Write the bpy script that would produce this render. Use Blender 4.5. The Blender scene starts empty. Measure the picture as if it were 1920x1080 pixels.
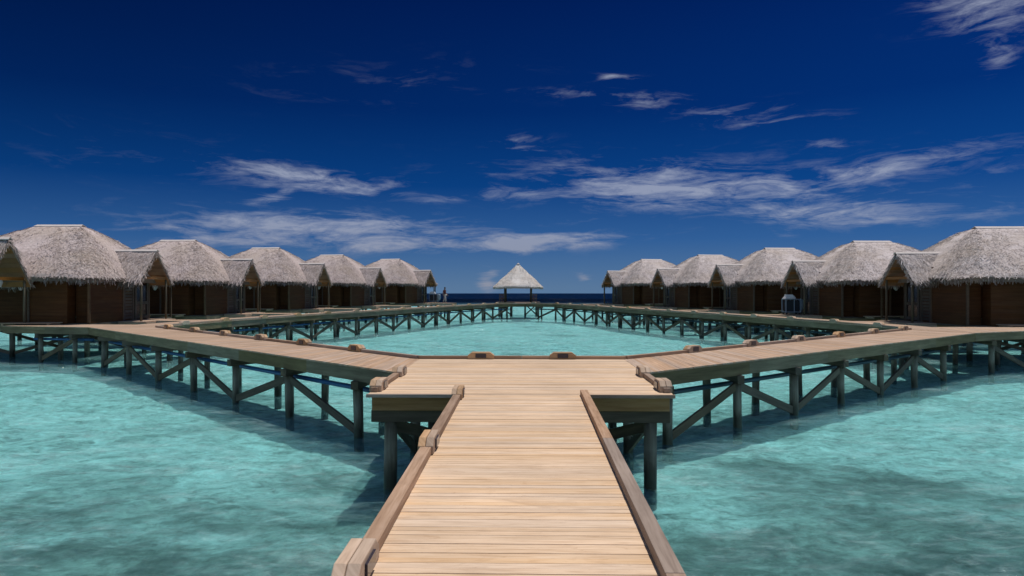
import bpy, math, random
from mathutils import Vector, Matrix, noise as mnoise
random.seed(7)
R = math.radians
sc = bpy.context.scene
COL = sc.collection
DZ = 1.5                    # deck height above the water
Z = Vector((0, 0, 1))

# ------------------------------------------------------------------ node helpers
def s2l(r, g, b):
    f = lambda c: c / 12.92 if c <= .04045 else ((c + .055) / 1.055) ** 2.4
    return (f(r / 255), f(g / 255), f(b / 255), 1)

class NT:
    def __init__(self, tree):
        self.t = tree
    def n(self, typ, ins=None, **props):
        nd = self.t.nodes.new(typ)
        for k, v in props.items():
            setattr(nd, k, v)
        for k, v in (ins or {}).items():
            self.set(nd.inputs[k], v)
        return nd
    def set(self, sock, v):
        if isinstance(v, bpy.types.NodeSocket):
            self.t.links.new(v, sock)
        elif isinstance(v, bpy.types.Node):
            self.t.links.new(v.outputs[0], sock)
        else:
            sock.default_value = v
    def m(self, op, a, b=None, c=None, clamp=False):
        nd = self.n('ShaderNodeMath', operation=op, use_clamp=clamp)
        for i, v in enumerate((a, b, c)):
            if v is not None:
                self.set(nd.inputs[i], v)
        return nd.outputs[0]
    def mix(self, fac, a, b, blend='MIX'):
        nd = self.n('ShaderNodeMix', data_type='RGBA', blend_type=blend, clamp_factor=True)
        self.set(nd.inputs['Factor'], fac)
        self.set(nd.inputs[6], a)
        self.set(nd.inputs[7], b)
        return nd.outputs[2]
    def ramp(self, fac, stops, interp='LINEAR'):
        nd = self.n('ShaderNodeValToRGB', {'Fac': fac})
        cr = nd.color_ramp
        cr.interpolation = interp
        while len(cr.elements) < len(stops):
            cr.elements.new(.5)
        for e, (p, c) in zip(cr.elements, stops):
            e.position = p
            e.color = c if len(c) == 4 else (*c, 1)
        return nd.outputs[0]
    def noise(self, vec, scale, detail=4, rough=.55, dist=0, out='Fac'):
        nd = self.n('ShaderNodeTexNoise', {'Vector': vec, 'Scale': scale, 'Detail': detail, 'Roughness': rough, 'Distortion': dist})
        return nd.outputs[out]
    def mapv(self, vec, scale=(1, 1, 1), loc=(0, 0, 0), rot=(0, 0, 0)):
        return self.n('ShaderNodeMapping', {'Vector': vec, 'Scale': scale, 'Location': loc, 'Rotation': rot}).outputs[0]

def material(name):
    m = bpy.data.materials.new(name)
    m.use_nodes = True
    t = NT(m.node_tree)
    t.p = m.node_tree.nodes['Principled BSDF']
    t.out = m.node_tree.nodes['Material Output']
    return m, t

def grey(v):
    return (v, v, v, 1)

def wood(name, c1, c2, c3, rough=.75, grain=(1.2, 34), tonerange=(.78, 1.18), blotch=.25, bump=.3, hue=.5, stain=0):
    """planks: grain runs along u of the UV, each board gets its own tone"""
    c1, c2, c3 = (*c1, 1), (*c2, 1), (*c3, 1)
    m, t = material(name)
    uv = t.n('ShaderNodeUVMap').outputs[0]
    tone = t.n('ShaderNodeAttribute', attribute_name='tone').outputs['Fac']
    g = t.noise(t.mapv(uv, (grain[0], grain[1], 1)), 1, 6, .6, .4)
    g2 = t.noise(t.mapv(uv, (grain[0] * 3, grain[1] * 3, 1)), 1, 3, .6)
    b = t.noise(t.mapv(uv, (.9, 2.2, 1), (3, 7, 0)), 1, 3, .5)
    gg = t.m('ADD', t.m('MULTIPLY', g, .75), t.m('MULTIPLY', g2, .25))
    col = t.ramp(gg, [(.3, c1), (.5, c2), (.72, c3)])
    pos = t.n('ShaderNodeNewGeometry').outputs['Position']
    big = t.noise(pos, .7, 4, .6)
    k = t.m('MULTIPLY_ADD', tone, tonerange[1] - tonerange[0], tonerange[0])
    k = t.m('MULTIPLY', k, t.m('MULTIPLY_ADD', b, blotch * 2, 1 - blotch))
    k = t.m('MULTIPLY', k, t.m('MULTIPLY_ADD', big, .5, .75))
    col = t.mix(1, col, t.n('ShaderNodeCombineColor', {0: k, 1: k, 2: k}).outputs[0], 'MULTIPLY')
    if stain:
        kn = t.noise(t.mapv(uv, (5, 16, 1), (11, 3, 0)), 1, 5, .7, 1.2)
        kn = t.m('MULTIPLY', t.m('SUBTRACT', kn, .60), 9, clamp=True)
        sp = t.noise(t.mapv(pos, (1.6, 5, 1)), 1, 6, .7, .8)
        sp = t.m('MULTIPLY', t.m('SUBTRACT', sp, .54), 5, clamp=True)
        col = t.mix(t.m('MULTIPLY', kn, stain), col, c1)
        col = t.mix(t.m('MULTIPLY', sp, stain * .8), col, (c1[0] * .95, c1[1] * .98, c1[2] * 1.05, 1))
    # hue shift per board: greyer or warmer
    hs = t.n('ShaderNodeHueSaturation', {'Saturation': t.m('MULTIPLY_ADD', t.m('FRACT', t.m('MULTIPLY', tone, 7.3)), hue, 1 - hue / 2), 'Color': col})
    t.set(t.p.inputs['Base Color'], hs.outputs[0])
    t.p.inputs['Roughness'].default_value = rough
    t.p.inputs['Specular IOR Level'].default_value = .25
    t.set(t.p.inputs['Normal'], t.n('ShaderNodeBump', {'Strength': bump, 'Distance': .004, 'Height': gg}).outputs[0])
    return m

M = {}
M['deck'] = wood('new_decking', (.45, .295, .18), (.62, .445, .30), (.69, .525, .38), tonerange=(.90, 1.06), blotch=.18, grain=(2.4, 30), hue=.3, stain=.75)
M['deck_old'] = wood('weathered_decking', (.29, .19, .13), (.44, .305, .215), (.52, .385, .285), tonerange=(.87, 1.1), stain=.35, hue=.35)
M['kerb'] = wood('kerb_timber', (.22, .145, .10), (.34, .235, .17), (.44, .325, .25), grain=(1.6, 26), stain=.4)
M['block'] = wood('light_block_timber', (.32, .20, .12), (.45, .30, .19), (.54, .38, .26), grain=(2, 30))
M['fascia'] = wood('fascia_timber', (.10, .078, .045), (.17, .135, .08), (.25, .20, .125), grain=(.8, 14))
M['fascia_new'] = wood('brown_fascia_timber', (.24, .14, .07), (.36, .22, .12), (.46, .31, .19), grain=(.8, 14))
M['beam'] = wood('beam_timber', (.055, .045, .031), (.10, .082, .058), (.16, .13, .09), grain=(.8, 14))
M['siding'] = wood('dark_siding', (.048, .018, .006), (.082, .032, .010), (.11, .048, .017), grain=(.6, 20), hue=.1, tonerange=(.9, 1.08))
M['trim'] = wood('corner_trim', (.07, .042, .025), (.105, .068, .042), (.14, .1, .07))
M['lining'] = wood('roof_lining', (.15, .07, .03), (.27, .135, .06), (.34, .18, .085), grain=(.5, 12))
M['frame'] = wood('door_timber', (.055, .045, .035), (.085, .072, .058), (.12, .10, .085))

def piling_mat():
    m, t = material('piling_timber')
    pos = t.n('ShaderNodeNewGeometry').outputs['Position']
    z = t.n('ShaderNodeSeparateXYZ', {0: pos}).outputs[2]
    g = t.noise(t.mapv(pos, (16, 16, 1.2)), 1, 5, .6)
    col = t.ramp(g, [(.3, (.045, .038, .026)), (.52, (.10, .088, .06)), (.72, (.20, .18, .135))])
    wob = t.noise(t.mapv(pos, (5, 5, 2)), 1, 4, .6)
    zz = t.m('ADD', z, t.m('MULTIPLY_ADD', wob, .5, -.25))
    # tide line: dark wet growth near the water, a pale salt band above
    salt = t.m('MULTIPLY', t.m('SUBTRACT', 1, t.m('ABSOLUTE', t.m('MULTIPLY', t.m('SUBTRACT', zz, .62), 2.6)), clamp=True), wob)
    col = t.mix(t.m('MULTIPLY', salt, .75), col, (.28, .27, .24, 1))
    wet = t.m('MULTIPLY', t.m('SUBTRACT', .42, zz), 4, clamp=True)
    col = t.mix(t.m('MULTIPLY', wet, .92), col, (.012, .013, .008, 1))
    t.set(t.p.inputs['Base Color'], col)
    t.set(t.p.inputs['Roughness'], t.m('MULTIPLY_ADD', wet, -.45, .85))
    t.set(t.p.inputs['Normal'], t.n('ShaderNodeBump', {'Strength': .5, 'Distance': .015, 'Height': g}).outputs[0])
    return m
M['piling'] = piling_mat()

def thatch_mat(name, dark, mid, light):
    m, t = material(name)
    tone = t.n('ShaderNodeAttribute', attribute_name='tone').outputs['Fac']
    oc = t.n('ShaderNodeTexCoord').outputs['Object']
    pos = t.n('ShaderNodeNewGeometry').outputs['Position']
    n1 = t.noise(oc, 9, 6, .7, .6)
    n2 = t.noise(pos, .55, 3, .6)
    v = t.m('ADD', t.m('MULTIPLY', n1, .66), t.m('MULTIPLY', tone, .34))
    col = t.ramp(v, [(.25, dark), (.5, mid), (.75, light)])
    col = t.mix(t.m('MULTIPLY', t.m('SUBTRACT', n2, .42, clamp=True), 1.6), col, (.42, .335, .26, 1), 'MIX')
    t.set(t.p.inputs['Base Color'], col)
    t.p.inputs['Roughness'].default_value = .9
    t.p.inputs['Specular IOR Level'].default_value = .15
    t.set(t.p.inputs['Normal'], t.n('ShaderNodeBump', {'Strength': .8, 'Distance': .05, 'Height': n1}).outputs[0])
    return m
M['thatch'] = thatch_mat('pinkish_grey_thatch', (.13, .095, .08), (.49, .405, .385), (.69, .60, .58))
M['thatch_pale'] = thatch_mat('pale_grey_thatch', (.14, .11, .095), (.55, .48, .465), (.76, .695, .685))
M['thatch_new'] = thatch_mat('near_white_thatch', (.40, .35, .31), (.76, .70, .65), (.86, .82, .78))

def plain(name, c, rough=.6, var=.25, scale=6, metallic=0):
    m, t = material(name)
    n = t.noise(t.n('ShaderNodeTexCoord').outputs['Object'], scale, 4, .6)
    t.set(t.p.inputs['Base Color'], t.mix(n, (*[x * (1 - var) for x in c], 1), (*[min(1, x * (1 + var)) for x in c], 1)))
    t.p.inputs['Roughness'].default_value = rough
    t.p.inputs['Metallic'].default_value = metallic
    return m
M['cap'] = plain('pale_ridge_capping', (.52, .46, .43), .85)
M['pipe'] = plain('blue_pipe', (.020, .10, .26), .4)
M['pipe2'] = plain('teal_pipe', (.02, .055, .085), .4)
M['panel'] = plain('lamp_panel_glass', (.018, .018, .035), .15)
M['glass'] = plain('dark_window_glass', (.010, .010, .012), .12)
M['lamp'] = plain('pale_lamp_shell', (.62, .58, .58), .6)
M['linen'] = plain('white_linen', (.78, .78, .80), .9)
M['cart'] = plain('dark_cart_cloth', (.012, .02, .03), .7)
M['cartframe'] = plain('pale_blue_metal', (.22, .30, .38), .45)
M['rubber'] = plain('black_rubber', (.02, .02, .02), .7)
M['skin'] = plain('brown_skin', (.22, .11, .07), .6, .1)
M['hair'] = plain('black_hair', (.012, .010, .009), .6)
M['shirt'] = plain('dark_red_shirt', (.12, .035, .03), .9)
M['trousers'] = plain('pale_trousers', (.45, .42, .40), .9)

# ------------------------------------------------------------------ mesh builder
class MB:
    def __init__(s):
        s.v, s.f, s.uv, s.tone, s.sm = [], [], [], [], []
    def face(s, idx, uvs=None, tone=.5, smooth=False):
        s.f.append(idx)
        s.uv.append(uvs or [(s.v[i][0], s.v[i][1]) for i in idx])
        s.tone.append(tone)
        s.sm.append(smooth)
    def prism(s, bot, top, tone=None, u0=None):
        """bot/top: matching point loops; u runs along the first edge of the loop"""
        tone = random.random() if tone is None else tone
        ou, ov = random.random() * 50, random.random() * 50
        n = len(bot)
        b = len(s.v)
        s.v += [tuple(p) for p in bot] + [tuple(p) for p in top]
        o = Vector(bot[0])
        ax = (Vector(bot[1]) - o).normalized()
        up = (Vector(top[0]) - o)
        up = up.normalized() if up.length else Z
        ay = up.cross(ax)
        def U(i):
            d = Vector(s.v[i]) - o
            return (d.dot(ax) + ou, d.dot(ay) + d.dot(up) * .7 + ov)
        fs = [list(range(b + n - 1, b - 1, -1)), list(range(b + n, b + 2 * n))]
        for i in range(n):
            j = (i + 1) % n
            fs.append([b + i, b + j, b + n + j, b + n + i])
        for f in fs:
            s.face(f, [U(i) for i in f], tone)
    def box(s, c, hx, hy, hz, ax=Vector((1, 0, 0)), ay=None, az=None, tone=None):
        c = Vector(c)
        ax = Vector(ax).normalized()
        az = Vector(az) if az is not None else Z
        ay = Vector(ay) if ay is not None else az.cross(ax).normalized()
        P = lambda i, j, k: c + ax * hx * i + ay * hy * j + az * hz * k
        s.prism([P(-1, -1, -1), P(1, -1, -1), P(1, 1, -1), P(-1, 1, -1)], [P(-1, -1, 1), P(1, -1, 1), P(1, 1, 1), P(-1, 1, 1)], tone)
    def beam(s, p, q, w, h, tone=None, side=None):
        p, q = Vector(p), Vector(q)
        ax = (q - p).normalized()
        ay = Z.cross(ax) if side is None else Vector(side)
        if ay.length < 1e-4:
            ay = Vector((1, 0, 0))
        ay.normalize()
        az = ax.cross(ay).normalized()
        s.box((p + q) / 2, (q - p).length / 2, w / 2, h / 2, ax, ay, az, tone)
    def tube(s, pts, rads, n=10, tone=.5, jit=0):
        pts = [Vector(p) for p in pts]
        b = len(s.v)
        for k, p in enumerate(pts):
            d = (pts[min(k + 1, len(pts) - 1)] - pts[max(k - 1, 0)]).normalized()
            a = d.cross(Vector((0.3, .9, .1)) if abs(d.z) > .5 else Z).normalized()
            c = d.cross(a)
            for i in range(n):
                w = 2 * math.pi * i / n
                r = rads[k] * (1 + random.uniform(-jit, jit))
                s.v.append(tuple(p + (a * math.cos(w) + c * math.sin(w)) * r))
        for k in range(len(pts) - 1):
            for i in range(n):
                j = (i + 1) % n
                s.face([b + k * n + i, b + k * n + j, b + (k + 1) * n + j, b + (k + 1) * n + i], None, tone, True)
        s.face(list(range(b + n - 1, b - 1, -1)), None, tone)
        e = b + (len(pts) - 1) * n
        s.face(list(range(e, e + n)), None, tone)
    def tri_quad(s, pts, tone=.5, smooth=False):
        b = len(s.v)
        s.v += [tuple(p) for p in pts]
        s.face(list(range(b, b + len(pts))), None, tone, smooth)
    def build(s, name, mat, parent=None, origin=(0, 0, 0), mirror=1, bevel=0, fix=True):
        me = bpy.data.meshes.new(name)
        o = Vector(origin)
        vs = [((v[0] - o.x) * mirror, v[1] - o.y, v[2] - o.z) for v in s.v]
        fs, uvs = s.f, s.uv
        if mirror < 0:
            fs = [f[::-1] for f in fs]
            uvs = [u[::-1] for u in uvs]
        me.from_pydata(vs, [], fs)
        ul = me.uv_layers.new(name='UVMap')
        flat = [c for u in uvs for p in u for c in p]
        ul.data.foreach_set('uv', flat)
        at = me.attributes.new('tone', 'FLOAT', 'FACE')
        at.data.foreach_set('value', s.tone)
        me.polygons.foreach_set('use_smooth', s.sm)
        me.materials.append(mat)
        me.update()
        ob = bpy.data.objects.new(name, me)
        COL.objects.link(ob)
        if parent is not None:
            ob.parent = parent
        if bevel:
            bv = ob.modifiers.new('edge', 'BEVEL')
            bv.width = bevel
            bv.segments = 2
            bv.limit_method = 'ANGLE'
            bv.angle_limit = R(40)
        return ob

def tag(o, label=None, cat=None, group=None, kind=None):
    for k, v in (('label', label), ('category', cat), ('group', group), ('kind', kind)):
        if v:
            o[k] = v
    return o

def thing(name, label, cat, loc=(0, 0, 0), rz=0, group=None):
    o = bpy.data.objects.new(name, None)
    COL.objects.link(o)
    o.empty_display_size = .2
    o.location = loc
    o.rotation_euler = (0, 0, rz)
    return tag(o, label, cat, group)

def copy_tree(o, parent=None):
    c = o.copy()
    COL.objects.link(c)
    if parent is not None:
        c.parent = parent
    for ch in list(o.children):
        copy_tree(ch, c)
    return c

# ------------------------------------------------------------------ boardwalk pieces
def lerp(a, b, t):
    return Vector(a).lerp(Vector(b), t)

def v3(p, z=DZ):
    return Vector((p[0], p[1], z))

def deck_planks(mb, inner, outer, pitch=.1, thick=.032, gap=.005):
    for i in range(len(inner) - 1):
        a0, a1, b0, b1 = v3(inner[i]), v3(inner[i + 1]), v3(outer[i]), v3(outer[i + 1])
        L = ((a1 - a0).length + (b1 - b0).length) / 2
        n = max(1, round(L / pitch))
        g = gap / L
        for k in range(n):
            t0, t1 = k / n + g / 2, (k + 1) / n - g / 2
            dz = random.uniform(-.002, .002)
            e = random.uniform(-.006, .006)
            p = [lerp(a0, a1, t0), lerp(b0, b1, t0), lerp(b0, b1, t1), lerp(a0, a1, t1)]
            d = (p[1] - p[0]).normalized() * e
            p[1] = p[1] + d
            p[2] = p[2] + d
            area = (p[1] - p[0]).cross(p[3] - p[0]).z
            if area < 0:
                p = [p[1], p[0], p[3], p[2]]
            top = [q + Z * dz for q in p]
            mb.prism([q - Z * thick for q in top], top)

def edge_offset(pts, off):
    """offset a 2-D polyline to its left by off"""
    out = []
    for i, p in enumerate(pts):
        p = Vector((p[0], p[1]))
        ds = []
        if i > 0:
            ds.append((p - Vector(pts[i - 1][:2])).normalized())
        if i < len(pts) - 1:
            ds.append((Vector(pts[i + 1][:2]) - p).normalized())
        nn = sum((Vector((-d.y, d.x)) for d in ds), Vector((0, 0))).normalized()
        k = nn.dot(Vector((-ds[0].y, ds[0].x)))
        out.append(p + nn * off / max(.5, k))
    return out

def strip(mb, pts, o0, o1, z0, z1, maxlen=4.5, gap=.004, tone=None):
    """a board following a polyline between offsets o0..o1 and heights z0..z1, cut into lengths"""
    A, B = edge_offset(pts, o0), edge_offset(pts, o1)
    for i in range(len(pts) - 1):
        L = (Vector(pts[i + 1][:2]) - Vector(pts[i][:2])).length
        n = max(1, math.ceil(L / maxlen))
        for k in range(n):
            t0, t1 = k / n + gap / 2 / L, (k + 1) / n - gap / 2 / L
            q = [A[i].lerp(A[i + 1], t0), A[i].lerp(A[i + 1], t1), B[i].lerp(B[i + 1], t1), B[i].lerp(B[i + 1], t0)]
            if (q[1] - q[0]).cross(q[3] - q[0]) < 0:
                q = [q[1], q[0], q[3], q[2]]
            mb.prism([v3(p, z0) for p in q], [v3(p, z1) for p in q], tone)

def kerb_light(root, org, p, d, inward, L=.56, W=.19, H=.17, panel=True):
    """trapezoid timber block straddling the kerb with a dark lamp panel on its walkway face"""
    p = v3(p)
    d = Vector((d[0], d[1], 0)).normalized()
    n = Vector((inward[0], inward[1], 0)).normalized()
    mb = MB()
    prof = [(-L / 2, 0), (L / 2, 0), (L / 2, H * .55), (L / 2 - H * .62, H), (-L / 2 + H * .62, H), (-L / 2, H * .55)]
    for w0, w1 in ((-W / 2, -.004), (0, W / 2)):
        a = [p + d * x + n * w0 + Z * (z + .003) for x, z in prof]
        b = [p + d * x + n * w1 + Z * (z + .003) for x, z in prof]
        if d.cross(n).z > 0:
            mb.prism(a[::-1], b[::-1])
        else:
            mb.prism(a, b)
    ob = mb.build('kerb_light', M['block'], root, org, bevel=.008)
    if panel:
        pm = MB()
        pm.box(p + n * (W / 2 + .008) + Z * (H * .50), L * .2, .008, H * .30, d)
        pm.build('lamp_panel', M['panel'], ob, org, bevel=.003)
    return ob

def piling(root, org, x, y, r=.11, top=DZ - .30, bot=-1.6):
    mb = MB()
    zs = [bot, -.1, .3, .8, top]
    lean = (random.uniform(-.02, .02), random.uniform(-.02, .02))
    mb.tube([(x + lean[0] * (1 - z), y + lean[1] * (1 - z), z) for z in zs], [r * random.uniform(.96, 1.05) for _ in zs], 12, random.random(), .03)
    return mb.build('piling', M['piling'], root, org)

def brace(root, org, p, q, w=.06, h=.18, name='brace', mat='beam'):
    mb = MB()
    d = Vector(q) - Vector(p)
    side = Vector((-d.y, d.x, 0))
    mb.beam(p, q, w, h, None, side if side.length > .01 else None)
    return mb.build(name, M[mat], root, org, bevel=.008)

def path_points(pts, step, start=.6, end=.3):
    """(point, direction, segment, t) every step metres along a polyline"""
    out, acc, nxt = [], 0, start
    tot = sum((Vector(pts[i + 1]) - Vector(pts[i])).length for i in range(len(pts) - 1))
    for i in range(len(pts) - 1):
        a, b = Vector(pts[i]), Vector(pts[i + 1])
        L = (b - a).length
        while nxt <= acc + L + 1e-6 and nxt <= tot - end:
            t = (nxt - acc) / L
            out.append((a.lerp(b, t), (b - a) / L, i, t))
            nxt += step
        acc += L
    return out

def boardwalk(name, label, cat, inner, outer, mat='deck_old', group=None, bents=2.5, start=.8, vis='outer', kerb='inner', lights=None,
              light_start=1.5, pipe='pipe', even=0, xbraces=False, rpost=.098, both=False):
    """a stretch of timber walkway: inner = lagoon edge, outer = the other edge"""
    org = v3(inner[0], 0)
    root = thing(name, label, cat, org, 0, group)
    mb = MB()
    deck_planks(mb, inner, outer)
    mb.build('deck', M[mat], root, org)
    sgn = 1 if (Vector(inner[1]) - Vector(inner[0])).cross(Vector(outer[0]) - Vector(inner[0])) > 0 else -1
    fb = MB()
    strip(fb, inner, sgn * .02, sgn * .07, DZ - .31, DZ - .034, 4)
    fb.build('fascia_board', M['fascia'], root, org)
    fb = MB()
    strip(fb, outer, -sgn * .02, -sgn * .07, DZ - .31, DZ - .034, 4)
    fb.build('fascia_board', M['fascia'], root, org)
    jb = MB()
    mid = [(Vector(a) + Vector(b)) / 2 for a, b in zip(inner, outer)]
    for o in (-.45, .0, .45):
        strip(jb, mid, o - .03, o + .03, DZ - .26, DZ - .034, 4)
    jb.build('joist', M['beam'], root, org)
    if kerb:
        kb = MB()
        strip(kb, inner, sgn * .01, sgn * .12, DZ + .002, DZ + .075, 2.8)
        kb.build('kerb_rail', M['kerb'], root, org, bevel=.008)
    if lights:
        for p, d, i, t in path_points(edge_offset(inner, sgn * .065), lights, light_start):
            kerb_light(root, org, p, d, Vector((-d.y, d.x)) * sgn)
    rows = []
    for p, d, i, t in path_points(mid, bents, start):
        a, b = Vector(inner[i]).lerp(Vector(inner[i + 1]), t), Vector(outer[i]).lerp(Vector(outer[i + 1]), t)
        w = (b - a)
        e = w.normalized()
        near, far = (b - e * .16, a + e * .45) if vis == 'outer' else (a + e * .16, b - e * .4)
        rows.append((near, far))
        cb = MB()
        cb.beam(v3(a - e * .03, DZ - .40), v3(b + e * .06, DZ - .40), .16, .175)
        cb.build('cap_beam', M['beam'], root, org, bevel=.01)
        for q in (near, far):
            piling(root, org, q.x, q.y, rpost * random.uniform(.92, 1.08), DZ - .488)
    for k in range(len(rows)):
        if k % 2 != even:
            continue
        for j in (k - 1, k + 1):
            if 0 <= j < len(rows):
                for rr in ((0, 1) if both else (0,)):
                    p, q = rows[k][rr], rows[j][rr]
                    u = (q - p).normalized()
                    brace(root, org, v3(p + u * .1, DZ - .58), v3(q - u * .05, .12))
                    if xbraces:
                        brace(root, org, v3(q - u * .1, DZ - .58), v3(p + u * .05, .12))
    if pipe:
        pts = [v3(n.lerp(f, .22), DZ - .56) for n, f in rows]
        if len(pts) > 1:
            pts = [pts[0] + (pts[0] - pts[1]) * .3] + pts + [pts[-1] + (pts[-1] - pts[-2]) * .3]
            pb = MB()
            pb.tube(pts, [.055] * len(pts), 10)
            pb.build('pipe', M[pipe], root, org)
    return root

# ------------------------------------------------------------------ near jetty and platform
J = thing('jetty', 'long sandy timber jetty in the foreground leading straight to the platform', 'jetty', (0, 2, 0))
JO = Vector((0, 2, 0))
mb = MB()
KX = {-1: ((-.815, -3), (-.915, 10.53)), 1: ((.816, -3), (.965, 10.53))}      # kerb centre lines
deck_planks(mb, [(-.877, -3), (-.977, 10.545)], [(.878, -3), (1.027, 10.545)], pitch=.077, gap=.003)
mb.build('deck', M['deck'], J, JO, bevel=.0025)
for sx in (-1, 1):
    kb = MB()
    strip(kb, KX[sx], -.054, .054, DZ + .003, DZ + .08, 3.4)
    kb.build('kerb_rail', M['kerb'], J, JO, bevel=.005)
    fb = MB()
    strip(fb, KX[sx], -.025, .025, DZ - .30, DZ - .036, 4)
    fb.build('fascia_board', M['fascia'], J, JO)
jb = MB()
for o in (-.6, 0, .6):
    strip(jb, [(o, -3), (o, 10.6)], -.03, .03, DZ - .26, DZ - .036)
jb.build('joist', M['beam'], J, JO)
for y in (3.86, 6.98, 10.28):
    kerb_light(J, JO, (-.868 - (y - 3.9) * .0074, y), (-.0074, 1), (1, .0074), L=.56, W=.15, H=.15)
for y in (-1, 2.2, 5.2, 8.2):
    cb = MB()
    cb.beam((-.83, y, DZ - .40), (.83, y, DZ - .40), .16, .175)
    cb.build('cap_beam', M['beam'], J, JO)
    for x in (-.6, .6):
        piling(J, JO, x, y, .12, DZ - .488)

P = thing('platform', 'wide sandy timber platform at the head of the near jetty', 'platform', (0, 13, 0))
PO = Vector((0, 13, 0))
PX = 2.33
mb = MB()
deck_planks(mb, [(-PX, 10.56), (-PX, 13.25)], [(PX, 10.56), (PX, 13.25)], pitch=.094, gap=.004)
deck_planks(mb, [(-PX, 13.25), (-PX + .0, 15.9)], [(PX, 13.25), (PX - .0, 15.9)], pitch=.094, gap=.004)
mb.build('deck', M['deck'], P, PO)
for x0, x1 in ((-PX - .02, -.985), (1.035, PX + .02)):
    fb = MB()
    strip(fb, [(x0, 10.535), (x1, 10.535)], -.02, .02, DZ - .05, DZ + .004, 4)
    fb.build('edge_board', M['kerb'], P, PO, bevel=.006)
fb = MB()
strip(fb, [(-PX + .04, 10.68), (PX - .04, 10.68)], -.03, .03, DZ - .27, DZ - .036, 9)
fb.build('fascia_board', M['fascia_new'], P, PO, bevel=.006)
fb = MB()
strip(fb, [(-PX + .06, 15.83), (PX - .06, 15.83)], -.03, .03, DZ - .27, DZ - .036, 9)
fb.build('fascia_board', M['fascia_new'], P, PO)
for sx in (-1, 1):
    fb = MB()
    strip(fb, [(sx * (PX - .06), 10.72), (sx * (PX - .06), 13.3)], -.03, .03, DZ - .27, DZ - .036, 9)
    fb.build('fascia_board', M['fascia_new'], P, PO)
jb = MB()
for k in range(9):
    y = 11.1 + k * .55
    strip(jb, [(-PX + .12, y), (PX - .12, y)], -.03, .03, DZ - .24, DZ - .036, 9)
jb.build('joist', M['beam'], P, PO)
cbs = MB()
for y in (10.8, 13.2, 15.6):
    cb = MB()
    cb.beam((-PX + .02, y, DZ - .365), (PX - .02, y, DZ - .365), .2, .185)
    cb.build('cap_beam', M['beam'], P, PO, bevel=.01)
    for x in (-2.02, -.55, .55, 2.02):
        if abs(x) < 1 and y < 11:
            continue
        piling(P, PO, x, y, .10, DZ - .458)
for sx in (-1, 1):
    brace(P, PO, (sx * 2.0, 10.95, DZ - .55), (sx * .62, 13.1, .1))
    brace(P, PO, (sx * 2.02, 11.0, DZ - .50), (sx * 2.02, 13.1, .1))
    brace(P, PO, (sx * 1.98, 13.35, DZ - .55), (sx * .6, 15.5, .1))
    # kerb along the splayed side with two lights
    a, b = (sx * (PX - .06), 10.72), (sx * (PX - .06), 13.1)
    kb = MB()
    strip(kb, [a, b], -.055, .055, DZ + .004, DZ + .078, 9)
    kb.build('kerb_rail', M['kerb'], P, PO, bevel=.01)
    for y in (11.05, 12.85):
        kerb_light(P, PO, (sx * (PX - .07), y), (0, 1), (-sx, 0), L=.56, W=.19, H=.17)
kb = MB()
strip(kb, [(-PX - .03, 15.84), (PX + .03, 15.84)], -.055, .055, DZ + .004, DZ + .072, 2.4)
kb.build('kerb_rail', M['kerb'], P, PO, bevel=.01)
for px in (902, 1055):
    x = (px - 978.5) / 1300 * 15.84
    kerb_light(P, PO, (x, 15.84), (1, 0), (0, -1), L=.6, W=.18, H=.155)

# ------------------------------------------------------------------ boardwalks round the lagoon
GW = 'timber boardwalks on stilts round the lagoon'
boardwalk('boardwalk', 'straight weathered boardwalk slanting left from the platform with a blue pipe underneath', 'boardwalk',
          [(-2.33, 15.9), (-15.05, 28.3)], [(-2.34, 13.26), (-18.0, 28.35)], group=GW, bents=2.8, start=1.4, lights=2.75, light_start=2.6, pipe='pipe', even=1)
boardwalk('boardwalk', 'straight weathered boardwalk slanting right from the platform with a dark pipe underneath', 'boardwalk',
          [(2.33, 15.9), (15.0, 27.3)], [(2.34, 13.26), (16.3, 25.3)], group=GW, bents=2.4, start=.75, lights=2.75, light_start=2.6, pipe='pipe2', even=1)
LI = [(-15.05, 28.3), (-15.0, 30.4), (-14.5, 34.2), (-12.4, 42.3), (-9.3, 51.3), (-5.9, 62), (-2.6, 70.4), (.15, 71.6)]
LO = [(-18.0, 28.35), (-17.1, 30.5), (-16.45, 34.6), (-14.3, 42.8), (-11.15, 52.0), (-7.7, 62.7), (-3.7, 72.2), (.15, 73.5)]
RI = [(15.0, 27.3), (14.95, 29.2), (14.4, 33.0), (11.9, 42.0), (8.9, 51.3), (5.9, 61.5), (2.9, 70.2), (.16, 71.6)]
RO = [(16.3, 25.3), (16.9, 29.2), (16.3, 33.5), (13.8, 42.5), (10.75, 52.0), (7.7, 62.2), (4.0, 72.0), (.16, 73.5)]
boardwalk('boardwalk', 'long bending boardwalk along the left row of huts, closing the lagoon at its far end', 'boardwalk', LI, LO, group=GW,
          bents=2.5, start=1.2, vis='inner', lights=3.2, light_start=2.2, pipe='pipe', both=False)
boardwalk('boardwalk', 'long bending boardwalk along the right row of huts, closing the lagoon at its far end', 'boardwalk', RI, RO, group=GW,
          bents=2.5, start=1.2, vis='inner', lights=3.2, light_start=2.2, pipe='pipe2', both=False)
boardwalk('boardwalk', 'short boardwalk spur running out of the left edge of the photo from the fork', 'boardwalk',
          [(-17.12, 30.42), (-22.35, 30.45)], [(-18.02, 28.36), (-22.35, 29.3)], group=GW, bents=1.9, start=.9, kerb=None, pipe='pipe')
boardwalk('boardwalk', 'short boardwalk spur running out of the right edge of the photo from the fork', 'boardwalk',
          [(16.92, 29.1), (22.4, 29.5)], [(16.35, 25.36), (22.4, 28.1)], group=GW, bents=1.9, start=.9, kerb=None, pipe=None)

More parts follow.
